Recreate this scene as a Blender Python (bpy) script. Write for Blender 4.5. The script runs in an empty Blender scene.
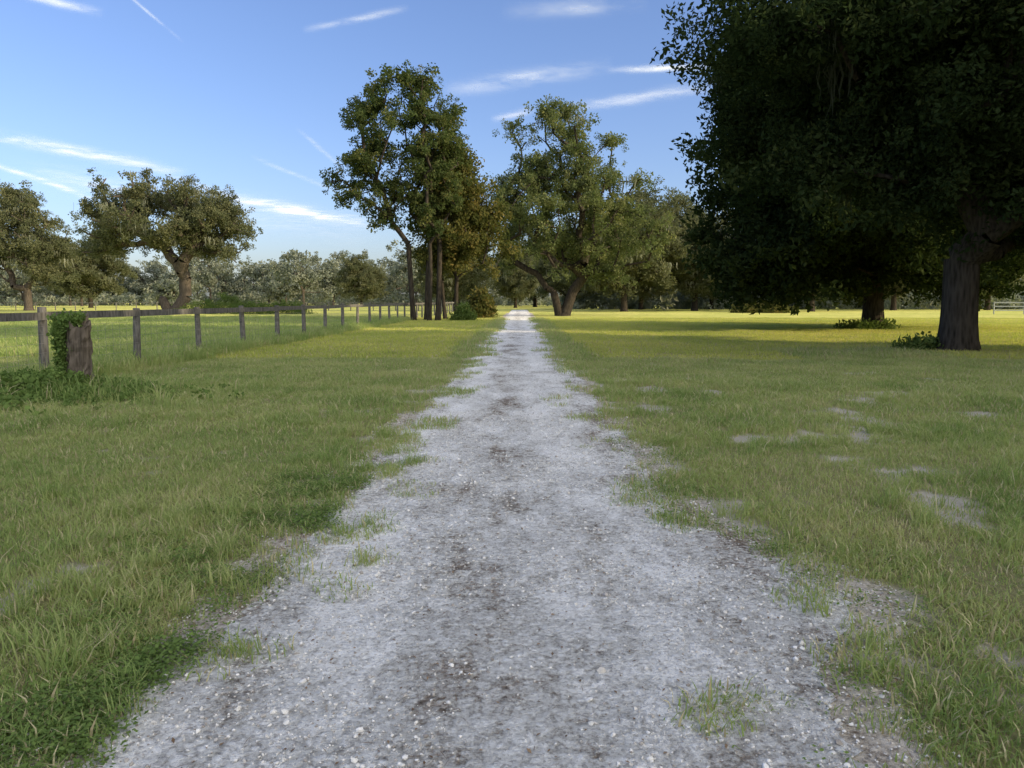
import bpy, math, numpy as np, time
from mathutils import Vector, Euler, Matrix
T0 = time.time()
R = np.random.default_rng(7)
scene = bpy.context.scene
scene.view_settings.view_transform = 'Standard'
scene.view_settings.look = 'None'
scene.view_settings.exposure = 0
SUN_EL = math.radians(19); SUN_AZ = math.radians(110)  # clockwise from +Y

# ---------------------------------------------------------------- noise
_perm = np.random.default_rng(3).random((256, 256))
def vnoise(x, y):
    xi = np.floor(x).astype(int); yi = np.floor(y).astype(int)
    fx = x - xi; fy = y - yi
    fx = fx*fx*(3-2*fx); fy = fy*fy*(3-2*fy)
    a = _perm[xi % 256, yi % 256]; b = _perm[(xi+1) % 256, yi % 256]
    c = _perm[xi % 256, (yi+1) % 256]; d = _perm[(xi+1) % 256, (yi+1) % 256]
    return (a*(1-fx)+b*fx)*(1-fy) + (c*(1-fx)+d*fx)*fy
def fbm(x, y, o=4):
    s = 0; a = .5; t = 0
    for i in range(o):
        s = s + a*vnoise(x+i*17.3, y+i*9.1); t += a; a *= .5; x = x*2.03; y = y*2.03
    return s/t
def sstep(a, b, x):
    t = np.clip((x-a)/(b-a), 0, 1); return t*t*(3-2*t)
def edgeL(y):
    return -1.42 + (fbm(y*1.1, y*0+3.3, 5)-.5)*.4 - .1*np.exp(-((y-2.6)/1.)**2)
def edgeR(y):
    return 1.2 + (fbm(y*1.1, y*0+8.7, 5)-.5)*.45 + .6*np.exp(-((y-4.1)/.95)**2)
def height(x, y):
    return (fbm(x/3.5+50, y/3.5+50, 3)-.5)*.12*sstep(2.0, 4.5, np.abs(x))
def road_out(x, y):
    return np.maximum(edgeL(y)-x, x-edgeR(y))
def sandmask(x, y):
    s = fbm(x*1.5+5, y*.9+31, 5)
    side = np.where(x > 0, -.03, .05)
    near = np.clip(1-(np.abs(x)-1.6)/4, 0, 1)
    return sstep(.62, .77, s - side + .08*near - .03)*(1-sstep(9, 16, np.abs(x)))*(1-sstep(16, 28, y))

# ---------------------------------------------------------------- materials
def newmat(name):
    m = bpy.data.materials.new(name); m.use_nodes = True
    nt = m.node_tree; nt.nodes.clear()
    out = nt.nodes.new('ShaderNodeOutputMaterial')
    return m, nt, out
def N(nt, t, **kw):
    n = nt.nodes.new(t)
    for k, v in kw.items(): setattr(n, k, v)
    return n
def ramp(nt, stops, fac=None):
    r = nt.nodes.new('ShaderNodeValToRGB')
    el = r.color_ramp.elements
    while len(el) < len(stops): el.new(.5)
    for e, (p, c) in zip(el, stops):
        e.position = p; e.color = (*c, 1)
    if fac is not None: nt.links.new(fac, r.inputs[0])
    return r
def mixc(nt, fac, a, b, mode='MIX'):
    m = nt.nodes.new('ShaderNodeMix'); m.data_type = 'RGBA'; m.blend_type = mode
    for s, v in ((m.inputs[0], fac), (m.inputs[6], a), (m.inputs[7], b)):
        if isinstance(v, (int, float)): s.default_value = v
        elif isinstance(v, tuple): s.default_value = (*v, 1)
        else: nt.links.new(v, s)
    return m.outputs[2]
def math_(nt, op, a, b=None, clamp=False):
    m = nt.nodes.new('ShaderNodeMath'); m.operation = op; m.use_clamp = clamp
    for s, v in zip(m.inputs, (a, b)):
        if v is None: continue
        if isinstance(v, (int, float)): s.default_value = v
        else: nt.links.new(v, s)
    return m.outputs[0]
def noise(nt, vec, scale, detail=4, rough=.55):
    n = nt.nodes.new('ShaderNodeTexNoise'); n.inputs['Scale'].default_value = scale
    n.inputs['Detail'].default_value = detail; n.inputs['Roughness'].default_value = rough
    nt.links.new(vec, n.inputs['Vector']); return n.outputs[0]

def leaf_mat(name, stops, transl=.35, tcol=1.3, patch=None):
    m, nt, out = newmat(name)
    at = N(nt, 'ShaderNodeAttribute', attribute_name='rnd')
    f = at.outputs[2]
    if patch:
        geo = N(nt, 'ShaderNodeNewGeometry')
        nz = noise(nt, geo.outputs['Position'], patch, 4, .6)
        f = math_(nt, 'ADD', math_(nt, 'MULTIPLY', f, .4), math_(nt, 'MULTIPLY', math_(nt, 'SUBTRACT', nz, .31), 1.55), True)
    c = ramp(nt, stops, f).outputs[0]
    p = N(nt, 'ShaderNodeBsdfDiffuse')
    nt.links.new(c, p.inputs[0])
    t = N(nt, 'ShaderNodeBsdfTranslucent')
    nt.links.new(mixc(nt, 1.0, c, (tcol, tcol*1.05, tcol*.6), 'MULTIPLY'), t.inputs[0])
    mx = N(nt, 'ShaderNodeMixShader'); mx.inputs[0].default_value = transl
    nt.links.new(p.outputs[0], mx.inputs[1]); nt.links.new(t.outputs[0], mx.inputs[2])
    nt.links.new(mx.outputs[0], out.inputs[0])
    return m
M_grass = leaf_mat('grass_blades', [(0, (.17, .25, .08)), (.35, (.27, .35, .125)), (.7, (.41, .44, .19)), (1, (.57, .53, .30))], .42, 1.35, patch=.6)
M_grass_sunlit = leaf_mat('sunlit_grass_blades', [(0, (.27, .33, .09)), (.4, (.43, .46, .13)), (.75, (.58, .55, .18)), (1, (.68, .60, .26))], .45, 1.35, patch=.2)  # lighter copy of the grass colours, sunlight painted into the far turf
M_straw = leaf_mat('dry_grass', [(0, (.38, .32, .20)), (1, (.60, .53, .34))], .3)
M_weed = leaf_mat('weed_leaf', [(0, (.10, .16, .05)), (1, (.19, .27, .08))], .3)
M_oak = leaf_mat('oak_leaf_dark', [(0, (.018, .030, .012)), (.6, (.034, .051, .02)), (1, (.065, .08, .03))], .25)
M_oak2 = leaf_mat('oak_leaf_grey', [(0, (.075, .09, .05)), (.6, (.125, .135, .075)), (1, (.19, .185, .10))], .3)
M_elm = leaf_mat('broad_leaf', [(0, (.065, .09, .04)), (.6, (.125, .15, .065)), (.9, (.20, .21, .10)), (1, (.26, .23, .11))], .38)
M_sgum = leaf_mat('sweetgum_leaf', [(0, (.045, .07, .028)), (.6, (.085, .11, .043)), (.9, (.15, .155, .06)), (1, (.22, .18, .07))], .38)
M_rust = leaf_mat('autumn_leaf', [(0, (.055, .07, .025)), (.55, (.11, .115, .04)), (1, (.22, .17, .06))], .4)
M_far = leaf_mat('distant_leaf_hazed', [(0, (.15, .175, .155)), (.6, (.20, .22, .18)), (1, (.27, .275, .21))], .25)  # air haze put into the leaf colour: paler and bluer with distance
M_moss = leaf_mat('spanish_moss', [(0, (.05, .058, .043)), (1, (.09, .10, .07))], .3)
M_mossg = leaf_mat('spanish_moss_pale', [(0, (.16, .17, .13)), (1, (.26, .27, .21))], .3)
M_bush = leaf_mat('bush_leaf', [(0, (.06, .11, .03)), (1, (.17, .22, .07))], .35)
M_litter = leaf_mat('leaf_litter', [(0, (.12, .08, .055)), (1, (.30, .22, .15))], .1)

def bark_mat(name, c1, c2, sc=6, stretch=.18):
    m, nt, out = newmat(name)
    geo = N(nt, 'ShaderNodeNewGeometry')
    mp = N(nt, 'ShaderNodeMapping'); mp.inputs['Scale'].default_value = (1, 1, stretch)
    nt.links.new(geo.outputs['Position'], mp.inputs[0])
    a = noise(nt, mp.outputs[0], sc, 6, .7)
    v = N(nt, 'ShaderNodeTexVoronoi'); v.inputs['Scale'].default_value = sc*2
    nt.links.new(mp.outputs[0], v.inputs['Vector'])
    f = math_(nt, 'MULTIPLY', math_(nt, 'ADD', a, math_(nt, 'MULTIPLY', v.outputs[0], .6)), .75)
    c = ramp(nt, [(.3, c1), (.75, c2)], f).outputs[0]
    p = N(nt, 'ShaderNodeBsdfDiffuse')
    nt.links.new(c, p.inputs[0])
    b = N(nt, 'ShaderNodeBump'); b.inputs['Strength'].default_value = .8; b.inputs['Distance'].default_value = .04
    nt.links.new(f, b.inputs['Height']); nt.links.new(b.outputs[0], p.inputs['Normal'])
    nt.links.new(p.outputs[0], out.inputs[0]); return m
M_bark = bark_mat('oak_bark', (.015, .013, .011), (.065, .055, .045))
M_barkg = bark_mat('grey_bark', (.04, .034, .028), (.12, .10, .085))
M_wood = bark_mat('weathered_fence_wood', (.065, .062, .058), (.19, .18, .17), 9, .3)
M_stump = bark_mat('stump_wood', (.035, .03, .025), (.16, .135, .115), 12, .12)
def plain(name, col, rough=.8, metal=0):
    m, nt, out = newmat(name)
    geo = N(nt, 'ShaderNodeNewGeometry')
    nz = noise(nt, geo.outputs['Position'], 3, 5)
    c = mixc(nt, nz, tuple(v*.75 for v in col), tuple(min(1, v*1.2) for v in col))
    p = N(nt, 'ShaderNodeBsdfPrincipled'); p.inputs['Roughness'].default_value = rough
    p.inputs['Metallic'].default_value = metal
    nt.links.new(c, p.inputs['Base Color']); nt.links.new(p.outputs[0], out.inputs[0]); return m
M_wire = plain('dull_wire', (.22, .21, .20), .8, .0)
M_white = plain('grey_white_boards', (.42, .42, .40))

def gravel_nodes(nt):
    geo = N(nt, 'ShaderNodeNewGeometry'); P = geo.outputs['Position']
    mp = N(nt, 'ShaderNodeMapping'); mp.inputs['Scale'].default_value = (1, .45, 1); nt.links.new(P, mp.inputs[0])
    big = noise(nt, mp.outputs[0], 1.6, 10, .74)
    med = noise(nt, P, 10, 7, .78)
    fine = noise(nt, P, 45, 5, .78)
    sx = N(nt, 'ShaderNodeSeparateXYZ'); nt.links.new(P, sx.inputs[0])
    tr = math_(nt, 'COSINE', math_(nt, 'MULTIPLY', math_(nt, 'SUBTRACT', sx.outputs[0], .45), 4.6))
    v = N(nt, 'ShaderNodeTexVoronoi'); v.inputs['Scale'].default_value = 32; nt.links.new(P, v.inputs['Vector'])
    v2 = N(nt, 'ShaderNodeTexVoronoi'); v2.inputs['Scale'].default_value = 80; nt.links.new(P, v2.inputs['Vector'])
    f = math_(nt, 'ADD', math_(nt, 'MULTIPLY', big, .84), math_(nt, 'MULTIPLY', med, .38))
    f = math_(nt, 'ADD', f, math_(nt, 'MULTIPLY', tr, .03))
    f = math_(nt, 'ADD', f, math_(nt, 'MULTIPLY', math_(nt, 'SUBTRACT', fine, .5), .42))
    f = math_(nt, 'SUBTRACT', f, .035)
    col = ramp(nt, [(.36, (.24, .195, .155)), (.435, (.38, .33, .285)), (.485, (.62, .59, .55)), (.545, (.88, .87, .84)), (.70, (.97, .96, .94))], f).outputs[0]
    sep = N(nt, 'ShaderNodeSeparateColor'); nt.links.new(v.outputs['Color'], sep.inputs[0])
    var = ramp(nt, [(0, (.52, .50, .48)), (.22, (.87, .86, .84)), (.8, (1.05, 1.05, 1.05)), (1, (1.3, 1.3, 1.3))], sep.outputs[0]).outputs[0]
    loose = ramp(nt, [(.46, (1, 1, 1)), (.62, (.35, .35, .35))], f).outputs[0]
    col = mixc(nt, loose, col, mixc(nt, 1.0, col, var, 'MULTIPLY'))
    sep2 = N(nt, 'ShaderNodeSeparateColor'); nt.links.new(v2.outputs['Color'], sep2.inputs[0])
    var2 = ramp(nt, [(0, (.5, .47, .45)), (.25, (1, 1, 1)), (1, (1.12, 1.12, 1.12))], sep2.outputs[1]).outputs[0]
    col = mixc(nt, .6, col, var2, 'MULTIPLY')
    crev = ramp(nt, [(.34, (1, 1, 1)), (.66, (.55, .52, .49))], v.outputs[0]).outputs[0]
    col = mixc(nt, math_(nt, 'MULTIPLY', loose, .5), col, mixc(nt, 1.0, col, crev, 'MULTIPLY'))
    h = math_(nt, 'ADD', math_(nt, 'MULTIPLY', v.outputs[0], -1.0), math_(nt, 'MULTIPLY', v2.outputs[0], -.6))
    h = math_(nt, 'MULTIPLY', h, loose)
    h = math_(nt, 'ADD', h, math_(nt, 'MULTIPLY', fine, 1.2))
    h = math_(nt, 'ADD', h, math_(nt, 'MULTIPLY', med, 2.4))
    return P, col, h, med, fine, big
m, nt, out = newmat('gravel'); M_gravel = m
P, col, h, *_ = gravel_nodes(nt)
p = N(nt, 'ShaderNodeBsdfDiffuse')
b = N(nt, 'ShaderNodeBump'); b.inputs['Strength'].default_value = .9; b.inputs['Distance'].default_value = .02
nt.links.new(h, b.inputs['Height']); nt.links.new(b.outputs[0], p.inputs['Normal'])
nt.links.new(col, p.inputs[0]); nt.links.new(p.outputs[0], out.inputs[0])

m, nt, out = newmat('ground_grass'); M_ground = m
P, gcol, h, med, fine, big = gravel_nodes(nt)
g1 = noise(nt, P, .45, 5, .6); g2 = noise(nt, P, .06, 4, .6)
gf = math_(nt, 'ADD', math_(nt, 'MULTIPLY', g1, .5), math_(nt, 'ADD', math_(nt, 'MULTIPLY', med, .25), math_(nt, 'MULTIPLY', g2, .35)))
green = ramp(nt, [(.38, (.35, .40, .10)), (.52, (.53, .54, .15)), (.64, (.65, .61, .20)), (.75, (.72, .65, .30))], gf).outputs[0]  # far field tones raised and yellowed to paint in sunlight
green = mixc(nt, .4, green, ramp(nt, [(.3, (.5, .5, .45)), (.6, (1.15, 1.15, 1.1))], fine).outputs[0], 'MULTIPLY')
asand = N(nt, 'ShaderNodeAttribute', attribute_name='sand'); agr = N(nt, 'ShaderNodeAttribute', attribute_name='gravel')
near = N(nt, 'ShaderNodeAttribute', attribute_name='near')
soil = mixc(nt, math_(nt, 'MULTIPLY', near.outputs[2], .85), green, mixc(nt, med, (.16, .145, .08), (.32, .295, .18)))
sandc = mixc(nt, med, (.32, .28, .22), (.70, .66, .58))
sfac = math_(nt, 'MULTIPLY', asand.outputs[2], math_(nt, 'ADD', fine, .5), True)
c = mixc(nt, sfac, soil, sandc)
gfac = ramp(nt, [(.42, (0, 0, 0)), (.62, (1, 1, 1))], math_(nt, 'ADD', agr.outputs[2], math_(nt, 'MULTIPLY', math_(nt, 'SUBTRACT', med, .5), 1.3))).outputs[0]
c = mixc(nt, gfac, c, mixc(nt, 1.0, gcol, (.74, .68, .61), 'MULTIPLY'))
p = N(nt, 'ShaderNodeBsdfDiffuse')
b = N(nt, 'ShaderNodeBump'); b.inputs['Strength'].default_value = .7; b.inputs['Distance'].default_value = .03
nt.links.new(h, b.inputs['Height']); nt.links.new(b.outputs[0], p.inputs['Normal'])
nt.links.new(c, p.inputs[0]); nt.links.new(p.outputs[0], out.inputs[0])

m, nt, out = newmat('limestone'); M_stone = m
oi = N(nt, 'ShaderNodeObjectInfo')
c = ramp(nt, [(0, (.28, .25, .22)), (.25, (.48, .45, .42)), (.55, (.66, .64, .60)), (1, (.82, .80, .77))], oi.outputs['Random']).outputs[0]
p = N(nt, 'ShaderNodeBsdfDiffuse')
nt.links.new(c, p.inputs[0]); nt.links.new(p.outputs[0], out.inputs[0])

# ---------------------------------------------------------------- mesh helpers
def mesh_np(name, V, F, mats, mi=None, smooth=False, attrs=None):
    Fs = F if isinstance(F, list) else [F]
    me = bpy.data.meshes.new(name)
    V = np.asarray(V, dtype=np.float32)
    me.vertices.add(len(V)); me.vertices.foreach_set('co', V.ravel())
    li = np.concatenate([f.ravel() for f in Fs]).astype(np.int32)
    tot = np.concatenate([np.full(len(f), f.shape[1]) for f in Fs]).astype(np.int32)
    st = np.concatenate([[0], np.cumsum(tot)[:-1]]).astype(np.int32)
    me.loops.add(len(li)); me.loops.foreach_set('vertex_index', li)
    me.polygons.add(len(tot)); me.polygons.foreach_set('loop_start', st); me.polygons.foreach_set('loop_total', tot)
    if mi is not None: me.polygons.foreach_set('material_index', np.asarray(mi, dtype=np.int32))
    me.polygons.foreach_set('use_smooth', np.full(len(tot), smooth))
    for mt in mats: me.materials.append(mt)
    me.update(calc_edges=True)
    if attrs:
        for k, a in attrs.items():
            at = me.attributes.new(k, 'FLOAT', 'POINT'); at.data.foreach_set('value', np.asarray(a, dtype=np.float32))
    return me
def link(ob, parent=None):
    scene.collection.objects.link(ob)
    if parent: ob.parent = parent
    return ob
def empty(name, loc=(0, 0, 0)):
    e = bpy.data.objects.new(name, None); e.location = loc; e.empty_display_size = .3
    scene.collection.objects.link(e); return e
def yawrot(n, tilt=0):
    r = np.zeros((n, 3)); r[:, 2] = R.random(n)*2*math.pi
    if tilt: r[:, 0] = R.normal(0, tilt, n); r[:, 1] = R.normal(0, tilt, n)
    return r
def rotm(r):
    cx, cy, cz = np.cos(r).T; sx, sy, sz = np.sin(r).T
    return np.stack([np.stack([cy*cz, sx*sy*cz-cx*sz, cx*sy*cz+sx*sz], 1),
                     np.stack([cy*sz, sx*sy*sz+cx*cz, cx*sy*sz-sx*cz], 1),
                     np.stack([-sy, sx*cy, cx*cy], 1)], 1)

TPL = {}
def bake(name, pts, rot, scl, src, parent=None, rvar=.6):
    V0s, mat = TPL[src]; k = len(V0s); ch = R.integers(0, k, len(pts)); Vs = []; rn = []
    M = rotm(rot)
    for i in range(k):
        s = ch == i
        if not s.any(): continue
        V0 = V0s[i]; nl = V0.shape[0]//4
        W = np.einsum('nij,vj->nvi', M[s]*scl[s][:, None, None], V0)+pts[s][:, None, :]
        Vs.append(W.reshape(-1, 3))
        rr = (1-rvar*.6)*R.random(s.sum())[:, None]+rvar*.6*R.random((s.sum(), nl)); rn.append(np.repeat(rr.ravel(), 4))
    V = np.concatenate(Vs); F = np.arange(len(V)).reshape(-1, 4)
    return link(bpy.data.objects.new(name, mesh_np(name, V, F, [mat], attrs={'rnd': np.concatenate(rn)})), parent)
def leaf_tpl(name, n, r, size, mat, flat=.7, droop=0, aspect=.5, k=3):
    out = []
    for _ in range(k):
        d = R.normal(size=(n, 3)); d /= np.linalg.norm(d, axis=1)[:, None]
        c = d*(r*R.random(n)**.45)[:, None]; c[:, 2] *= flat
        u = R.normal(size=(n, 3)) + d*.6; u[:, 2] -= droop; u /= np.linalg.norm(u, axis=1)[:, None]
        w = np.cross(u, R.normal(size=(n, 3))+np.array([0, 0, 1.2])); w /= np.linalg.norm(w, axis=1)[:, None]
        s = (size*(.6+.8*R.random(n)))[:, None]
        nrm = np.cross(u, w)
        out.append(np.stack([c-u*s*.5, c+w*s*aspect*.5+nrm*s*.08, c+u*s*.5, c-w*s*aspect*.5+nrm*s*.08], 1).reshape(-1, 3))
    TPL[name] = (out, mat)
leaf_tpl('oakfine', 95, .5, .14, M_oak, .75)
leaf_tpl('oakmid', 62, .65, .24, M_oak, .75)
leaf_tpl('oakshade', 40, 1.2, .8, M_oak, .75)
leaf_tpl('oakgrey', 48, .7, .27, M_oak2, .7)
leaf_tpl('elm', 50, .55, .19, M_elm, .9, .3, .7)
leaf_tpl('sgum', 42, .5, .20, M_sgum, .9, .3, .8)
leaf_tpl('rust', 50, .6, .21, M_rust, .9, .3, .7)
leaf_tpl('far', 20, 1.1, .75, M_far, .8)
leaf_tpl('bush', 60, .45, .14, M_bush, .8)
leaf_tpl('ivy', 26, .14, .07, M_weed, .9, .2, .9)
def weed_tpl(name, n, r, size, k=3):
    out = []
    for _ in range(k):
        a = R.random(n)*2*math.pi; rr = r*np.sqrt(R.random(n)); z = .01+.035*R.random(n)
        c = np.stack([np.cos(a)*rr, np.sin(a)*rr, z], 1)
        b = R.random(n)*2*math.pi; u = np.stack([np.cos(b), np.sin(b), R.normal(0, .4, n)], 1)
        w = np.stack([-np.sin(b), np.cos(b), R.normal(0, .35, n)], 1)
        s = (size*(.6+.8*R.random(n)))[:, None]
        out.append(np.stack([c-u*s*.5, c+w*s*.36+u*s*.1, c+u*s*.5, c-w*s*.36+u*s*.1], 1).reshape(-1, 3))
    TPL[name] = (out, M_weed)
weed_tpl('weeds', 24, .14, .018)
def moss_tpl(name, n, mat, wk=1., k=3):
    out = []
    for _ in range(k):
        Vs = []
        for i in range(n):
            x, y = R.normal(0, .14*wk, 2); L = .3+R.random()*.8; w = wk*(.008+.014*R.random()); a = R.random()*3.14
            s = np.array([math.cos(a), math.sin(a), 0])*w
            cs = [np.array([x+R.normal(0, .04), y+R.normal(0, .04), -L*t]) for t in (0, .35, .7, 1)]; wf = (1, 1.2, .8, .1)
            for j in range(3): Vs += [cs[j]-s*wf[j], cs[j]+s*wf[j], cs[j+1]+s*wf[j+1], cs[j+1]-s*wf[j+1]]
        out.append(np.array(Vs))
    TPL[name] = (out, mat)
moss_tpl('moss', 20, M_moss); moss_tpl('mosspale', 14, M_mossg, 2.0)

_groups = {}
def src_collection(name, meshes):
    c = bpy.data.collections.new(name)
    for i, me in enumerate(meshes):
        c.objects.link(bpy.data.objects.new(f'{name}_{i}', me))
    ng = bpy.data.node_groups.new('scatter_'+name, 'GeometryNodeTree')
    ng.interface.new_socket('Geometry', in_out='INPUT', socket_type='NodeSocketGeometry')
    ng.interface.new_socket('Geometry', in_out='OUTPUT', socket_type='NodeSocketGeometry')
    n = ng.nodes; L = ng.links
    gi = n.new('NodeGroupInput'); go = n.new('NodeGroupOutput')
    ci = n.new('GeometryNodeCollectionInfo'); ci.inputs['Collection'].default_value = c
    ci.inputs['Separate Children'].default_value = True; ci.inputs['Reset Children'].default_value = True
    ip = n.new('GeometryNodeInstanceOnPoints'); ip.inputs['Pick Instance'].default_value = True
    ra = n.new('GeometryNodeInputNamedAttribute'); ra.data_type = 'FLOAT_VECTOR'; ra.inputs[0].default_value = 'rot'
    sa = n.new('GeometryNodeInputNamedAttribute'); sa.data_type = 'FLOAT_VECTOR'; sa.inputs[0].default_value = 'scl'
    e2r = n.new('FunctionNodeEulerToRotation')
    rv = n.new('FunctionNodeRandomValue'); rv.data_type = 'INT'
    for s in rv.inputs:
        if s.type == 'INT' and s.name == 'Min': s.default_value = 0
        if s.type == 'INT' and s.name == 'Max': s.default_value = len(meshes)-1
    rvo = [o for o in rv.outputs if o.type == 'INT'][0]
    L.new(gi.outputs[0], ip.inputs['Points']); L.new(ci.outputs[0], ip.inputs['Instance'])
    L.new(rvo, ip.inputs['Instance Index'])
    L.new(ra.outputs['Attribute'], e2r.inputs[0]); L.new(e2r.outputs[0], ip.inputs['Rotation'])
    L.new(sa.outputs['Attribute'], ip.inputs['Scale']); L.new(ip.outputs[0], go.inputs[0])
    _groups[name] = ng
def scatter(name, pts, rot, scl, src, parent=None):
    pts = np.asarray(pts, dtype=np.float32)
    if scl.ndim == 1: scl = np.repeat(scl[:, None], 3, 1)
    me = bpy.data.meshes.new(name); me.vertices.add(len(pts)); me.vertices.foreach_set('co', pts.ravel())
    a = me.attributes.new('rot', 'FLOAT_VECTOR', 'POINT'); a.data.foreach_set('vector', rot.astype(np.float32).ravel())
    a = me.attributes.new('scl', 'FLOAT_VECTOR', 'POINT'); a.data.foreach_set('vector', scl.astype(np.float32).ravel())
    ob = bpy.data.objects.new(name, me); link(ob, parent)
    md = ob.modifiers.new('scatter', 'NODES'); md.node_group = _groups[src]
    return ob
def blades(n, size, hmin, hmax, w, lean=.5, straw=.08, disc=False, mat=None):
    if disc:
        a = R.random(n)*2*math.pi; rr = size*np.sqrt(R.random(n)); bx = np.cos(a)*rr; by = np.sin(a)*rr
    else:
        bx = (R.random(n)-.5)*size; by = (R.random(n)-.5)*size
    base = np.stack([bx, by, np.full(n, -.005)], 1)
    ph = R.random()*50
    hh_ = fbm(bx/size*3+ph, by/size*3+ph, 3)
    h = (hmin+(hmax-hmin)*R.random(n)**1.4)*(.45+1.1*hh_)
    b = R.random(n)*2*math.pi; ld = np.stack([np.cos(b), np.sin(b), np.zeros(n)], 1)
    sd = np.stack([-np.sin(b+R.normal(0, .6, n)), np.cos(b), np.zeros(n)], 1)
    ln = (lean*h*(.3+R.random(n)))[:, None]; hh = h[:, None]; up = np.array([0, 0, 1.])
    ww = (w*(.6+.7*R.random(n)))[:, None]
    m1 = base+ld*ln*.3+up*hh*.55; tip = base+ld*ln*1.15+up*hh*(1-.25*R.random((n, 1)))
    V = np.stack([base-sd*ww*.5, base+sd*ww*.5, m1+sd*ww*.45, m1-sd*ww*.45, tip], 1).reshape(-1, 3)
    i = np.arange(n)[:, None]*5
    Q = i+np.array([[0, 1, 2, 3]]); T = i+np.array([[3, 2, 4]])
    mi = (R.random(n) < straw).astype(int)
    return mesh_np('tuft', V, [Q, T], [mat or M_grass, M_straw], mi=np.concatenate([mi, mi]), attrs={'rnd': np.repeat(R.random(n), 5)})
src_collection('tile_near', [blades(1250, .5, .02, .09, .0055, .8, .15) for _ in range(6)])
src_collection('tile_near_dry', [blades(850, .5, .015, .07, .0055, .85, .30) for _ in range(6)])
src_collection('tile_mid', [blades(2000, 1., .03, .10, .009, .8, .20) for _ in range(5)])
src_collection('tile_far', [blades(1700, 2., .04, .12, .018, .7, .15, mat=M_grass_sunlit) for _ in range(4)])
src_collection('tile_pasture', [blades(1500, 2., .1, .32, .018, .5, .03) for _ in range(4)])
src_collection('clump', [blades(60, .13, .02, .08, .0055, .8, .17, True) for _ in range(5)])
src_collection('tuft', [blades(45, .07, .06, .17, .005, .7, .12, True) for _ in range(4)])
src_collection('tallgrass', [blades(60, .35, .15, .42, .014, .5, .06, True) for _ in range(3)])

# ---------------------------------------------------------------- ground + road
def axis(*segs):
    return np.unique(np.round(np.concatenate([np.arange(a, b, s) for a, b, s in segs]), 4))
xs = axis((-2000, -400, 200), (-400, -60, 20), (-60, -12, 1), (-12, 12, .1), (12, 60, 1), (60, 400, 20), (400, 2001, 200))
ys = axis((-1000, -100, 150), (-100, -4, 4), (-4, 1, .5), (1, 26, .1), (26, 110, .8), (110, 400, 20), (400, 3001, 200))
X, Y = np.meshgrid(xs, ys); x = X.ravel(); y = Y.ravel()
nx, ny = len(xs), len(ys)
idx = np.arange(nx*ny).reshape(ny, nx)
F = np.stack([idx[:-1, :-1], idx[:-1, 1:], idx[1:, 1:], idx[1:, :-1]], -1).reshape(-1, 4)
ro = road_out(x, y)
gr = 1-sstep(-.15, .75, ro); gr[y > 100] = 0
near = (1-sstep(16, 45, np.hypot(x, y)))
me = mesh_np('ground', np.stack([x, y, height(x, y)], 1), F, [M_ground], smooth=True,
             attrs={'sand': sandmask(x, y), 'gravel': gr, 'near': near})
link(bpy.data.objects.new('ground', me))
ry = axis((-6, 1, .25), (1, 20, .05), (20, 130, .4)); nc = 36
eL = edgeL(ry)+.06*(R.random(len(ry))-.5); eR = edgeR(ry)+.06*(R.random(len(ry))-.5)
t = np.linspace(0, 1, nc)
RX = eL[:, None]*(1-t)+eR[:, None]*t; RY = np.repeat(ry[:, None], nc, 1)
RZ = .006+np.maximum(0, .026*(fbm(RX*3+9, RY*2+4, 5)-.25))*np.sin(np.pi*t)**.5
V = np.stack([RX.ravel(), RY.ravel(), RZ.ravel()], 1)
idx = np.arange(len(V)).reshape(len(ry), nc)
F = np.stack([idx[:-1, :-1], idx[:-1, 1:], idx[1:, 1:], idx[1:, :-1]], -1).reshape(-1, 4)
link(bpy.data.objects.new('gravel_road', mesh_np('gravel_road', V, F, [M_gravel], smooth=True)))

def stone():
    import bmesh
    bm = bmesh.new(); bmesh.ops.create_icosphere(bm, subdivisions=1, radius=1)
    s = .6+.6*R.random(3); s[2] *= .6
    for v in bm.verts: v.co = Vector([v.co[i]*s[i]*(.7+.55*R.random()) for i in range(3)])
    me = bpy.data.meshes.new('stone'); bm.to_mesh(me); bm.free(); me.materials.append(M_stone); return me
src_collection('stones', [stone() for _ in range(6)])
def roadz(px, py):
    tt = np.clip((px-edgeL(py))/(edgeR(py)-edgeL(py)), 0, 1)
    return .006+np.maximum(0, .026*(fbm(px*3+9, py*2+4, 5)-.25))*np.sin(np.pi*tt)**.5
def road_pts(n, y0, y1, over=.15, p=1.0):
    yy = y0+(y1-y0)*R.random(n)**p; l = edgeL(yy)-over; r = edgeR(yy)+over
    return l+(r-l)*R.random(n), yy
px, py = road_pts(50000, 1.4, 11, .35, 1.6)
k = fbm(px*1.6+2, py*.9+8, 4)+.35*R.random(len(px)) > .62; px = px[k]; py = py[k]
sz = np.clip(np.exp(R.normal(math.log(.0038), .52, len(px))), .0018, .018)
px2, py2 = road_pts(4500, 9, 40, .1, 1.3); sz2 = np.clip(np.exp(R.normal(math.log(.0075), .4, len(px2))), .004, .015)
PX = np.concatenate([px, px2]); PY = np.concatenate([py, py2]); SZ = np.concatenate([sz, sz2])
scatter('loose_gravel', np.stack([PX, PY, roadz(PX, PY)+SZ*.2], 1), yawrot(len(PX), .3), SZ, 'stones')
lt = np.array([[-.5, 0, 0], [0, .25, .1], [.5, 0, .03], [0, -.25, .1]]); lt2 = np.array([[-1.2, 0, 0], [0, .06, .1], [1.2, 0.1, 0], [0, -.06, .1]])
TPL['litter'] = ([lt, lt2], M_litter)
px, py = road_pts(4500, 1.5, 16, .8, 1.4)
bake('leaf_litter', np.stack([px, py, roadz(px, py)+.006], 1), yawrot(len(px), .2), .01+.018*R.random(len(px)), 'litter')

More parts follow.
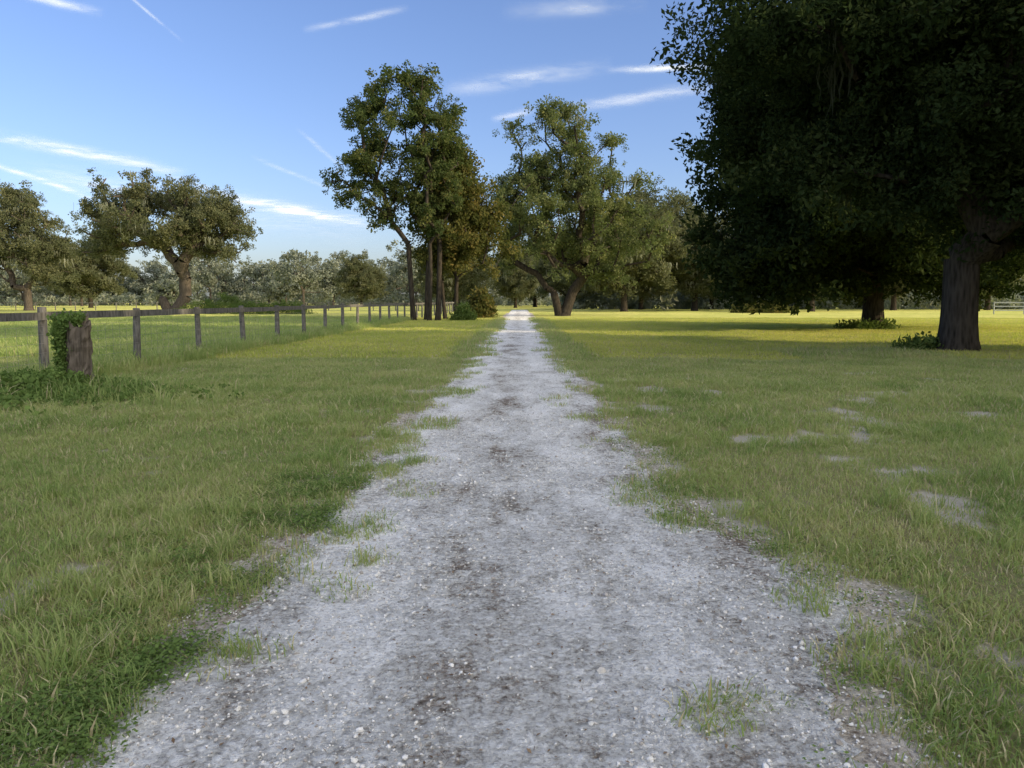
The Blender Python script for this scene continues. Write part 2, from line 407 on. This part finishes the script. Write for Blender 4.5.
# ---------------------------------------------------------------- grass
G = empty('grass')
COV = []
def tiles(name, x0, x1, y0, y1, s, src, cond=None, rec=True):
    gx, gy = np.meshgrid(np.arange(x0+s/2, x1, s), np.arange(y0+s/2, y1, s)); shp = gx.shape; gx = gx.ravel(); gy = gy.ravel()
    ok = np.ones(len(gx), bool)
    for ox in (-.5, 0, .5):
        for oy in (-.5, 0, .5):
            ok &= (road_out(gx+ox*s, gy+oy*s) > .35) & (sandmask(gx+ox*s, gy+oy*s) < .28)
    if cond is not None: ok &= cond(gx, gy)
    COV.append((x0, y0, s, ok.reshape(shp)))
    gx = gx[ok]; gy = gy[ok]; rot = np.zeros((len(gx), 3)); rot[:, 2] = R.integers(0, 4, len(gx))*math.pi/2
    sc = np.ones((len(gx), 3)); sc[:, 2] = .5+1.1*fbm(gx*.5, gy*.5, 3)
    scatter(name, np.stack([gx, gy, height(gx, gy)], 1), rot, sc, src, G)
vis = lambda a, b: np.abs(a) < 1.05*b+2.5
tiles('turf', -8, 0, 1., 9, .5, 'tile_near', vis)
tiles('turf', 0, 8.5, 1., 9, .5, 'tile_near_dry', vis)
tiles('turf', -17, 19, 9, 21, 1., 'tile_mid')
tiles('turf', -10, 44, 21, 69, 2., 'tile_far')
tiles('pasture', -60, -17, 9, 21, 2., 'tile_pasture', lambda a, b: a > -b*.95-4)
tiles('pasture', -60, -10, 21, 69, 2., 'tile_pasture', lambda a, b: a > -b*.95-4)
def covered(x, y):
    c = np.zeros(len(x), bool)
    for (x0, y0, s, ok) in COV:
        i = np.floor((y-y0)/s).astype(int); j = np.floor((x-x0)/s).astype(int)
        ins = (i >= 0) & (j >= 0) & (i < ok.shape[0]) & (j < ok.shape[1])
        c[ins] |= ok[i[ins], j[ins]]
    return c
def gpts(n, x0, x1, y0, y1, p=1.0, margin=.0, fill=False):
    xx = x0+(x1-x0)*R.random(n); yy = y0+(y1-y0)*R.random(n)**p
    ro = road_out(xx, yy)
    pr = sstep(-.32+margin, .42+margin, ro+(fbm(xx*3.2, yy*2.4, 3)-.5)*1.8)*(1-.88*sandmask(xx, yy))
    if fill: pr = pr*(~covered(xx, yy))
    k = R.random(n) < pr
    return xx[k], yy[k]
def put(name, xx, yy, s, src, tilt=.08, parent=None):
    sc = s*(.7+.6*R.random(len(xx)))
    scatter(name, np.stack([xx, yy, height(xx, yy)], 1), yawrot(len(xx), tilt), sc, src, parent)
xx, yy = gpts(19000, -8, 8.5, 1.2, 9, 1, 0, True)
put('turf_edge', xx, yy, 1.0, 'clump', parent=G)
xx, yy = gpts(24000, -17, 19, 9, 21, 1., 0, True)
put('turf_edge', xx, yy, 1.4, 'clump', parent=G)
xx, yy = gpts(16000, -10, 12, 21, 69, 1.2, 0, True)
put('turf_edge', xx, yy, 2.4, 'clump', parent=G)
xx, yy = gpts(7500, -9, 9, 1.2, 15, 1.2, .03)
k = fbm(xx*.8+3, yy*.8, 4) > .51; xx = xx[k]; yy = yy[k]
put('tufts', xx, yy, 1.0, 'tuft', parent=G)
n = 1100; yy = 12+50*R.random(n); xx = -9.2+R.normal(0, .25, n)
put('fence_line_grass', xx, yy, 1.0, 'tallgrass', parent=G)
n = 2800; yy = 1.4+5.5*R.random(n)**1.2; xx = edgeL(yy)-.0-np.abs(R.normal(0, .4, n))
k = fbm(xx*3+7, yy*2.2, 3)+.35*R.random(n) > .70; xx = xx[k]; yy = yy[k]
bake('broadleaf_weeds', np.stack([xx, yy, height(xx, yy)], 1), yawrot(len(xx), .1), .8+.4*R.random(len(xx)), 'weeds', G)
n = 500; yy = 1.8+8*R.random(n); xx = edgeR(yy)-.1+np.abs(R.normal(0, .35, n))
k = fbm(xx*3+17, yy*2.2, 3)+.35*R.random(n) > .70; xx = xx[k]; yy = yy[k]
bake('broadleaf_weeds', np.stack([xx, yy, height(xx, yy)], 1), yawrot(len(xx), .1), .7+.4*R.random(len(xx)), 'weeds', G)

# ---------------------------------------------------------------- trees
def tubes(P0, P1, r0, r1, k=7):
    d = P1-P0; d /= (np.linalg.norm(d, axis=1)[:, None]+1e-9)
    ref = np.where(np.abs(d[:, 2:3]) > .9, np.array([[1., 0, 0]]), np.array([[0, 0, 1.]]))
    u = np.cross(d, ref); u /= np.linalg.norm(u, axis=1)[:, None]; v = np.cross(d, u)
    a = np.arange(k)/k*2*math.pi
    ring = u[:, None, :]*np.cos(a)[None, :, None]+v[:, None, :]*np.sin(a)[None, :, None]
    A = P0[:, None, :]+ring*r0[:, None, None]; B = P1[:, None, :]+ring*r1[:, None, None]
    V = np.concatenate([A, B], 1).reshape(-1, 3); n = len(P0)
    i = np.arange(k); j = (i+1) % k
    q = np.stack([i, j, j+k, i+k], 1)
    F = (np.arange(n)[:, None, None]*2*k+q[None]).reshape(-1, 4)
    return V, F
def skeleton(starts, trunk_h, trunk_r, attrs, lean=(0, 0), seg=1.0):
    pos = []; par = []; pl = []
    for s in starts:
        prev = -1; nn = 7
        off = R.normal(0, .03, 2)*trunk_h
        for i in range(nn):
            t = i/(nn-1)
            q = np.array([s[0]+lean[0]*t+off[0]*t*t+s[2]*t, s[1]+lean[1]*t+off[1]*t*t+s[3]*t, -.15+(trunk_h+.15)*t])
            pos.append(q); par.append(prev); pl.append(0); prev = len(pos)-1
    ntr = len(pos)
    top = np.mean([pos[7*(i+1)-1] for i in range(len(starts))], 0)
    order = np.argsort(np.linalg.norm(attrs-top, axis=1))
    tips = []
    for a in attrs[order]:
        PP = np.array(pos); PL = np.array(pl)
        dist = np.linalg.norm(PP-a, axis=1)
        cost = dist+.25*PL+np.where(PP[:, 2] > a[2]+1.0, 2.5, 0)
        for i in range(len(starts)): cost[7*i:7*i+5] += 50
        b = int(np.argmin(cost)); D = dist[b]; m_ = max(1, int(D/seg)); prev = b
        p0 = PP[b]
        for i in range(1, m_+1):
            t = i/m_; q = p0*(1-t)+a*t
            if i < m_: q = q+R.normal(0, .07*min(D, 5), 3); q[2] += math.sin(math.pi*t)*D*.07
            pos.append(q); par.append(prev); pl.append(pl[prev]+np.linalg.norm(q-pos[prev])); prev = len(pos)-1
        tips.append(prev)
    pos = np.array(pos); par = np.array(par); cnt = np.zeros(len(pos))
    for t_ in tips: cnt[t_] += 1
    for i in range(len(pos)-1, -1, -1):
        if par[i] >= 0: cnt[par[i]] += cnt[i]
    tot = len(tips)/len(starts)
    rad = np.clip(trunk_r*(cnt/tot)**.46, .018, trunk_r*1.05)
    for s in range(len(starts)):
        for i in range(6):
            z = i/6; rad[7*s+i] = max(rad[7*s+i], trunk_r*.8)*(1+.45*math.exp(-z*trunk_h/.5))
    e = np.where(par >= 0)[0]; p_ = par[e]
    r1 = rad[e]; r0 = np.minimum(rad[p_], r1*1.25)
    istr = e < ntr; r0[istr] = rad[p_][istr]
    return tubes(pos[p_], pos[e], r0, r1)
def crown_pts(lobes, n):
    w = np.array([l[6] if len(l) > 6 else l[3]*l[4]*l[5] for l in lobes], float); w /= w.sum()
    ch = R.choice(len(lobes), n, p=w); L = np.array([l[:6] for l in lobes])[ch]
    d = R.normal(size=(n, 3)); d /= np.linalg.norm(d, axis=1)[:, None]
    return L[:, :3]+d*L[:, 3:6]*(.35+.65*R.random(n)**.45)[:, None]
def foliage(attrs, per, sp, sc):
    k = R.poisson(per*(.4+1.2*R.random(len(attrs)))); c = np.repeat(attrs, k, 0)
    spv = np.repeat(sp*(.6+.8*R.random(len(attrs))), k)
    o = R.normal(size=(len(c), 3))*spv[:, None]; o[:, 2] *= .6
    p = c+o
    return p, yawrot(len(p), .5), sc*(.6+.8*R.random(len(p)))
def tree(name, loc, th, tr, lobes, natt, src, per, sp, sc=1., bark=M_bark, starts=((0, 0, 0, 0),), mossn=0, lean=(0, 0), zmin=1.5, mtpl='moss'):
    e = empty(name, loc)
    at = crown_pts(lobes, natt); at = at[at[:, 2] > zmin]
    V, F = skeleton(starts, th, tr, at, lean)
    ob = bpy.data.objects.new('trunk_and_limbs', mesh_np('limbs', V, F, [bark], smooth=True)); link(ob, e)
    p, r, s = foliage(at, per, sp, sc); k = p[:, 2] > zmin*.7
    bake('foliage', p[k], r[k], s[k], src, e)
    if mossn:
        q = at[R.integers(0, len(at), mossn)]+R.normal(0, sp, (mossn, 3)); q = q[q[:, 2] > zmin+1.2]
        bake('moss', q, yawrot(len(q)), .8+.8*R.random(len(q)), mtpl, e)
    return e
def copy_tree(e, loc, rz, s):
    c = empty(e.name.split('.')[0], loc); c.rotation_euler[2] = rz; c.scale = (s, s, s)
    for ch in e.children:
        d = ch.copy(); scene.collection.objects.link(d); d.parent = c
    return c

tree('live_oak_tree', (13.9, 24.6, 0), 2.9, .52,
     [(1.5, 0, 9, 7, 7, 5), (-2.8, 0, 9, 5.1, 5, 4.5), (5, 1, 7, 5, 5, 4.5), (0, 0, 13, 5.5, 5.5, 4), (-2.8, -1, 6, 3.1, 3, 1.8), (4, -2, 5, 4, 4, 2)],
     320, 'oakfine', 16, .7, 1.15, mossn=70, zmin=3.4)
tree('live_oak_tree', (20, 44, 0), 3.2, .55,
     [(0, 0, 9.5, 9, 8, 7.5), (-6.2, -2, 5.7, 4.7, 4.5, 4), (-1.5, -3, 14, 6, 6, 4), (5, 0, 8, 7, 7, 6), (-5.4, -2, 11, 4.8, 4.5, 4.5), (-3.5, -4, 4.5, 5.4, 3.5, 3)],
     440, 'oakmid', 15, .85, 1.15, mossn=60, zmin=2.2)
tree('oak_tree', (4.1, 80, 0), 2.6, .5,
     [(0, 0, 10, 7.5, 7, 6), (-1, 0, 16.3, 5.2, 5, 5.0), (5, 0, 8, 5.5, 5, 4.5), (-3.5, 0, 12, 3.8, 4, 4), (4.4, 0, 14, 4.2, 4, 4.2), (-5, 0, 7.5, 2.5, 3, 2.5)],
     300, 'elm', 7, .65, 1.0, bark=M_bark, mossn=30, zmin=3.5, starts=((0, 0, -.6, 0), (.4, .1, 1.0, .2)), mtpl='mosspale')
tree('sweetgum_tree', (-8.4, 61, 0), 6.0, .19,
     [(-.6, 0, 13.5, 4.5, 4, 5.4), (-3.0, 0, 10.5, 3.4, 3, 3.2), (1.4, 0, 11, 2.9, 3, 4.8), (-.4, 0, 17.3, 3.2, 3, 2.4), (-3.6, 0, 14.5, 2.4, 2, 2.4), (2.0, 0, 14.5, 2.0, 2, 2.6)],
     240, 'sgum', 7, .46, .75, bark=M_bark, starts=((0, 0, -.4, 0), (.9, .5, .2, .2), (1.9, 0, .3, 0), (1.3, -.6, .4, -.2)), zmin=5.0)
tree('maple_tree', (-5.3, 64, 0), 3.5, .16,
     [(.3, 0, 8.6, 3.2, 3, 4.6), (1.5, 0, 6.5, 2.8, 2.5, 3.4), (-1.0, 0, 7, 2.3, 2.5, 3.2), (0, 0, 12, 2.1, 2.3, 2.6)],
     120, 'rust', 10, .55, .95, starts=((0, 0, 0, 0), (-.9, .2, -.4, 0)), zmin=2.6)
tree('live_oak_tree', (-45.5, 100, 0), 2.2, .72,
     [(0, 0, 12, 9.5, 8, 4.0), (-6.5, 0, 11.5, 5, 5, 3.4), (7, 0, 10.5, 4.5, 5, 3.4), (-3.5, 0, 15.3, 5, 5, 2.4), (4.5, 0, 14.5, 4.4, 4, 2.4), (8.5, 0, 7.8, 2.6, 3, 1.6), (-9.5, 0, 8.8, 2.4, 3, 1.6)],
     230, 'oakgrey', 8, .75, .95, bark=M_barkg, mossn=110, zmin=5, starts=((0, 0, -1.2, 0), (.5, .2, 1.5, .3)), mtpl='mosspale')
tree('live_oak_tree', (-78, 122, 0), 3.4, .6,
     [(0, 0, 12, 7, 6, 6), (-3, 0, 15, 5, 5, 4.2), (3.4, 0, 8, 4, 4, 4), (-8, 0, 9, 5, 5, 5)],
     160, 'oakgrey', 9, .85, 1.1, bark=M_barkg, mossn=110, zmin=3.5, mtpl='mosspale')
b1 = tree('oak_tree', (15, 112, 0), 3.5, .45, [(0, 0, 9, 8, 7, 6.5), (3, 0, 13, 5, 5, 5), (-4, 0, 7, 5, 5, 4.5)],
     170, 'oakgrey', 9, .9, 1.2, mossn=60, zmin=1.8, mtpl='mosspale')
for (lx, ly, rz, s) in ((27, 120, 2.1, 1), (42, 112, 4, .95), (-10, 118, 1, .7), (60, 125, 5, .9), (-1, 165, 2, .75), (9, 140, 3, .8), (-12, 150, 0, .8), (3.5, 185, 1, .9), (-92, 165, .3, .95), (-38, 185, 4, .7), (21, 135, 2.7, .85), (78, 130, 1.2, .9), (52, 140, .2, .9), (34, 138, 3.3, .8)):
    copy_tree(b1, (lx, ly, 0), rz, s)
sh = tree('shade_oak_tree', (38, 6, 0), 3.2, .6, [(0, 0, 9, 9, 9, 6.5), (0, 0, 14, 7, 7, 4), (0, 0, 5, 7, 7, 3)],
     170, 'oakshade', 7, 1.0, 1.0, zmin=1.8)
for (lx, ly, rz, s) in ((34, -9, 1, 1.05), (35, 13, 2, .8), (34, -26, 3, 1.0), (50, -6, 4, 1.15), (48, 4, 2.5, 1.1)):
    copy_tree(sh, (lx, ly, 0), rz, s)

def tree_belt(name, specs, src, per, sc, bark, under):
    e = empty(name); PV = []; Vs = []; Fs = []; k = 0
    for (cx, cy, hh, rr) in specs:
        lob = [(0, 0, hh*.62, rr, rr, hh*.34), (R.normal(0, rr*.4), 0, hh*.45, rr*.8, rr*.8, hh*.3), (R.normal(0, rr*.4), 0, hh*.75, rr*.6, rr*.6, hh*.22)]
        at = crown_pts(lob, 26); at = at[at[:, 2] > 1]
        V, F = skeleton(((0, 0, 0, 0),), hh*.25, .3, at, seg=2.5)
        o = np.array([cx, cy, 0]); Vs.append(V+o); Fs.append(F+k); k += len(V); PV.append(at+o)
    link(bpy.data.objects.new('trunks', mesh_np('trunks', np.concatenate(Vs), np.concatenate(Fs), [bark])), e)
    p, r, s = foliage(np.concatenate(PV), per, 1.2, sc); bake('foliage', p, r, s, src, e)
    bake('undergrowth', under, yawrot(len(under), .4), .8+.9*R.random(len(under)), src, e)
sp = []
for i in range(60):
    yy = R.uniform(200, 310); sx = -30 + i*10.2 + R.uniform(-8, 8)
    hh = R.uniform(9, 15) if R.random() < .7 else R.uniform(15, 21)
    sp.append(((sx-520)/770*yy, yy, hh, hh*R.uniform(.35, .55)))
for i in range(48): sp.append((R.uniform(10, 190), R.uniform(165, 230), R.uniform(11, 18), R.uniform(5, 8)))
n = 4200; ux = R.uniform(-230, 260, n); uy = 260+R.normal(0, 18, n)+8*np.sin(ux/17)
uh = 1.5+4.5*fbm(ux/14+40, ux*0+3, 4)**1.5
under = np.stack([ux, uy, uh*R.random(n)], 1)
n2 = 1800; ux = R.uniform(8, 150, n2); uy = 150+R.normal(0, 7, n2); under2 = np.stack([ux, uy, (1+5*fbm(ux/9, ux*0+7, 3))*R.random(n2)*.8], 1)
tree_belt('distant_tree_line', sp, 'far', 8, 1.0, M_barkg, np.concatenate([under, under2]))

def bush(name, loc, rx, ry_, rz, n, src='bush', s=1.):
    e = empty(name, loc)
    d = R.normal(size=(n, 3)); d /= np.linalg.norm(d, axis=1)[:, None]; d[:, 2] = np.abs(d[:, 2])
    p = d*np.array([rx, ry_, rz])*(.4+.6*R.random(n)**.5)[:, None]; p[:, 2] *= (.3+1.2*fbm(p[:, 0]/rx*5+loc[0], p[:, 1]*0+loc[1], 3))
    bake('foliage', p, yawrot(n, .5), s*(.6+.8*R.random(n)), src, e)
    m_ = 14; a = R.random(m_)*6.28
    P0 = np.stack([np.cos(a)*rx*.3, np.sin(a)*ry_*.3, np.full(m_, -.05)], 1); P1 = np.stack([np.cos(a)*rx*.7, np.sin(a)*ry_*.7, np.full(m_, rz*.6)], 1)
    V, F = tubes(P0, P1, np.full(m_, .02), np.full(m_, .008)); link(bpy.data.objects.new('stems', mesh_np('stems', V, F, [M_bark])), e)
bush('bramble_hedge', (-33, 92, 0), 8.5, 2, 2.0, 420)
bush('shrub', (-4.4, 60, 0), 1.0, .8, 1.0, 70)
bush('shrub', (-3.6, 70, 0), 1.1, 1.1, 2.8, 110, 'rust')
bush('brush_pile', (31, 100, 0), 4.2, 2, 1.3, 200, 'rust')
bush('shrub', (12.9, 24.9, 0), .8, .4, .1, 26)
bush('shrub', (19, 43, 0), 1.6, .6, .25, 60)

# ---------------------------------------------------------------- fence
import bmesh
def bm_obj(bm, name, mat, parent):
    me = bpy.data.meshes.new(name); bm.to_mesh(me); bm.free(); me.materials.append(mat)
    return link(bpy.data.objects.new(name, me), parent)
def fence(name, p0, p1, sp, hp, rails, wood, wires=True, postr=.075):
    e = empty(name); p0 = Vector(p0); p1 = Vector(p1); d = p1-p0; L = d.length; d.normalize()
    ang = math.atan2(d.y, d.x); n = int(L/sp); nrm = Vector((-d.y, d.x, 0))
    P0 = []; P1 = []
    for i in range(n+1):
        c = p0+d*sp*i; g = float(height(np.array([c.x]), np.array([c.y]))[0])
        tl = Vector((R.normal(0, .025), R.normal(0, .025), 0))
        P0.append((c.x, c.y, g-.2)); P1.append((c.x+tl.x, c.y+tl.y, hp+R.normal(0, .03)))
    P0 = np.array(P0); P1 = np.array(P1); rr = postr*(.9+.25*R.random(len(P0)))
    V, F = tubes(P0, P1, rr*1.05, rr*.95, 10)
    caps = (np.arange(len(P0))[:, None]*20+10+np.arange(10)[None, :])
    link(bpy.data.objects.new('posts', mesh_np('posts', V, [F, caps], [wood])), e)
    bm = bmesh.new()
    for i in range(n):
        for (z, hh) in rails:
            za = z+R.normal(0, .012); zb = z+R.normal(0, .012)
            a = p0+d*sp*i+nrm*-(postr+.03); b_ = p0+d*sp*(i+1)+nrm*-(postr+.03)
            mid = (a+b_)/2; mid.z = (za+zb)/2
            M = Matrix.Translation(mid) @ Matrix.Rotation(ang, 4, 'Z') @ Matrix.Rotation(-math.atan2(zb-za, sp), 4, 'Y') @ Matrix.Diagonal((sp-.006, .035, hh, 1))
            bmesh.ops.create_cube(bm, size=1, matrix=M)
    bm_obj(bm, 'rails', wood, e)
    if wires:
        A = []; B = []
        Lw = n*sp
        for z in (.1, .25, .42, .6, .78, .95, 1.1):
            A.append(p0+nrm*-.09+Vector((0, 0, z))); B.append(p0+d*Lw+nrm*-.09+Vector((0, 0, z)))
        for i in range(int(min(Lw, 40)/.3)):
            q = p0+d*(i*.3)+nrm*-.09; A.append(q+Vector((0, 0, .1))); B.append(q+Vector((0, 0, 1.1)))
        A = np.array([tuple(v) for v in A]); B = np.array([tuple(v) for v in B])
        V, F = tubes(A, B, np.full(len(A), .0024), np.full(len(A), .0024), 4)
        link(bpy.data.objects.new('wire_mesh', mesh_np('wire', V, F, [M_wire])), e)
    return e
fence('wooden_fence', (-9.2, 0.35, 0), (-9.2, 112, 0), 3.6, 1.42, [(1.3, .15)], M_wood)
fence('wooden_fence', (-12, 118, 0), (-90, 128, 0), 3.6, 1.3, [(1.2, .10)], M_wood, False)
fence('board_fence', (56, 92, 0), (86, 80, 0), 3.0, 1.5, [(1.35, .12), (.9, .12), (.45, .12)], M_white, False, .06)

# ---------------------------------------------------------------- stump with vines
e = empty('tree_stump', (-7.6, 13.1, 0))
nseg, nz = 22, 16; Vv = []
for j in range(nz+1):
    z = j/nz*1.32
    for i in range(nseg):
        a = i/nseg*2*math.pi
        r = .2*(1+.5*math.exp(-z/.18))*(1+.12*math.sin(3*a+z*1.2)+.07*math.sin(7*a+1)+.05*R.normal()) * (1-.08*z)
        zz = z-.1+(0 if j < nz else .09*math.sin(2*a)+.05*R.normal())
        Vv.append((math.cos(a)*r+.04*z, math.sin(a)*r, zz))
Vv.append((.04, 0, 1.08))
Fq = []; Ft = []
for j in range(nz):
    for i in range(nseg):
        i2 = (i+1) % nseg; Fq.append((j*nseg+i, j*nseg+i2, (j+1)*nseg+i2, (j+1)*nseg+i))
for i in range(nseg): Ft.append((nz*nseg+i, nz*nseg+(i+1) % nseg, len(Vv)-1))
link(bpy.data.objects.new('stump', mesh_np('stump', np.array(Vv), [np.array(Fq), np.array(Ft)], [M_stump])), e)
n = 110; a = math.pi*(.6+.75*R.random(n)); z = R.random(n)**.7*1.3
p = np.stack([np.cos(a)*.26, -np.abs(np.sin(a))*.2, z], 1)+R.normal(0, .03, (n, 3))
tp = np.stack([R.normal(-.05, .11, 30), R.normal(0, .11, 30), 1.28+R.normal(0, .05, 30)], 1)
p = np.concatenate([p, tp]); bake('vines', p, yawrot(len(p), .6), .45+.5*R.random(len(p)), 'ivy', e)
n = 1100; xx = R.normal(-8.1, .95, n); yy = R.normal(12.5, .7, n); zz = .04+.38*R.random(n)*np.exp(-((xx+8.0)**2+(yy-12.6)**2)/.9)
bake('weed_patch', np.stack([xx, yy, zz+height(xx, yy)], 1), yawrot(n, .5), .5+.7*R.random(n), 'ivy')
xx = R.normal(-8.1, 1.1, 130); yy = R.normal(12.6, .7, 130); put('tall_weeds', xx, yy, .9, 'tallgrass', .15)

# ---------------------------------------------------------------- camera
cam = bpy.data.cameras.new('camera'); co = bpy.data.objects.new('camera', cam); link(co)
cam.lens = 27.07; cam.sensor_width = 36; cam.clip_end = 30000; cam.clip_start = .05
co.location = (0, 0, 1.6); co.rotation_euler = (math.radians(90-6.2), 0, math.radians(.6)); scene.camera = co
CM = co.rotation_euler.to_matrix()
def skydir(px, py):
    v = CM @ Vector((px-512, 384-py, -770)); return v.normalized()

# ---------------------------------------------------------------- high clouds: thin ribbons at altitude
m, nt, out = newmat('cirrus')
uv = N(nt, 'ShaderNodeAttribute', attribute_name='cu'); vv = N(nt, 'ShaderNodeAttribute', attribute_name='cv'); st_ = N(nt, 'ShaderNodeAttribute', attribute_name='cs')
geo = N(nt, 'ShaderNodeNewGeometry')
n1 = noise(nt, geo.outputs['Position'], .0016, 7, .62)
n2 = noise(nt, geo.outputs['Position'], .005, 6, .65)
vw = math_(nt, 'ADD', vv.outputs[2], math_(nt, 'MULTIPLY', math_(nt, 'SUBTRACT', n1, .5), 1.2))
g = math_(nt, 'EXPONENT', math_(nt, 'MULTIPLY', math_(nt, 'MULTIPLY', vw, vw), -6.0))
edge = math_(nt, 'SUBTRACT', 1.0, math_(nt, 'MULTIPLY', vv.outputs[2], vv.outputs[2]), True)
u2 = math_(nt, 'MULTIPLY', uv.outputs[2], uv.outputs[2])
ge = math_(nt, 'SUBTRACT', 1.0, u2, True)
al = math_(nt, 'MULTIPLY', math_(nt, 'MULTIPLY', g, edge), math_(nt, 'MULTIPLY', ge, st_.outputs[2]))
al = math_(nt, 'MULTIPLY', al, ramp(nt, [(.36, (.08, .08, .08)), (.62, (1, 1, 1))], n2).outputs[0], True)
tb = N(nt, 'ShaderNodeBsdfTransparent'); tl = N(nt, 'ShaderNodeBsdfTranslucent'); tl.inputs[0].default_value = (.95, .95, .95, 1)
df = N(nt, 'ShaderNodeBsdfDiffuse'); df.inputs[0].default_value = (.6, .6, .6, 1)
ad = N(nt, 'ShaderNodeAddShader'); nt.links.new(tl.outputs[0], ad.inputs[0]); nt.links.new(df.outputs[0], ad.inputs[1])
mx = N(nt, 'ShaderNodeMixShader'); nt.links.new(al, mx.inputs[0]); nt.links.new(tb.outputs[0], mx.inputs[1]); nt.links.new(ad.outputs[0], mx.inputs[2])
nt.links.new(mx.outputs[0], out.inputs[0]); M_cloud = m
streaks = [(-80, 118, 190, 174, 13, .85), (-30, 156, 105, 202, 6, .8), (30, 170, 155, 198, 12, .4), (150, 168, 250, 203, 8, .3), (210, 194, 375, 224, 14, .95),
           (605, 70, 735, 65, 8, .75), (440, 90, 615, 64, 18, .32), (490, 119, 536, 108, 8, .4), (302, 30, 410, 6, 8, .4), (124, -9, 184, 42, 3.5, .32),
           (12, -10, 105, 13, 10, .5), (560, 108, 720, 85, 13, .34), (296, 128, 344, 169, 5, .22), (500, 14, 650, 2, 18, .22), (250, 155, 342, 193, 5, .22), (0, 165, 400, 238, 34, .18)]
Vs = []; Fs = []; cu = []; cv = []; cs = []; base_i = 0; ALT = 700.
for k_, (x1, y1, x2, y2, wd, it) in enumerate(streaks):
    ns = 14; ln = math.hypot(x2-x1, y2-y1); nxp, nyp = -(y2-y1)/ln, (x2-x1)/ln
    for i in range(ns+1):
        u = i/ns
        for v in (-1, 0, 1):
            q = skydir(x1+(x2-x1)*u+nxp*v*wd, y1+(y2-y1)*u+nyp*v*wd); tt = (ALT+k_*6)/q.z
            Vs.append(tuple(q*tt)); cu.append(u*2-1); cv.append(v); cs.append(it)
    for i in range(ns):
        for j in range(2):
            a_ = base_i+i*3+j; Fs.append((a_, a_+1, a_+4, a_+3))
    base_i += (ns+1)*3
ob = link(bpy.data.objects.new('cirrus_clouds', mesh_np('cirrus_clouds', np.array(Vs), np.array(Fs), [M_cloud], attrs={'cu': cu, 'cv': cv, 'cs': cs})))

# ---------------------------------------------------------------- light
sun = bpy.data.lights.new('sun', 'SUN'); sun.energy = 5.0; sun.angle = math.radians(.5); sun.color = (1, .82, .52)
so = bpy.data.objects.new('sun', sun); link(so)
sd = Vector((math.sin(SUN_AZ)*math.cos(SUN_EL), math.cos(SUN_AZ)*math.cos(SUN_EL), math.sin(SUN_EL)))
so.rotation_euler = sd.to_track_quat('Z', 'Y').to_euler()
w = bpy.data.worlds.new('World'); scene.world = w; w.use_nodes = True; nt = w.node_tree; nt.nodes.clear()
out = nt.nodes.new('ShaderNodeOutputWorld'); bg = nt.nodes.new('ShaderNodeBackground'); bg.inputs[1].default_value = .15
sky = nt.nodes.new('ShaderNodeTexSky'); sky.sky_type = 'NISHITA'; sky.sun_disc = False
sky.sun_elevation = SUN_EL; sky.sun_rotation = SUN_AZ; sky.air_density = 1.0; sky.dust_density = 1.4; sky.ozone_density = 2.2
tc = nt.nodes.new('ShaderNodeTexCoord'); D = tc.outputs['Generated']
graded = mixc(nt, 1.0, sky.outputs[0], (1.16, 1.19, 1.5), 'MULTIPLY')
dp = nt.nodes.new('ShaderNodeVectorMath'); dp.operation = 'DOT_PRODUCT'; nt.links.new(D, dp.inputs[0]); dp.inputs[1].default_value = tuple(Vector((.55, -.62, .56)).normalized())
fill_glow = ramp(nt, [(.35, (0, 0, 0)), (.85, (1, 1, 1))], dp.outputs['Value']).outputs[0]  # bright sky patch added out of view as fill for the shaded foreground
graded = mixc(nt, fill_glow, graded, (13.2, 12.9, 12.1))
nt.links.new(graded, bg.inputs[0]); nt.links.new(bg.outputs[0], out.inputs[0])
print('done', time.time()-T0)
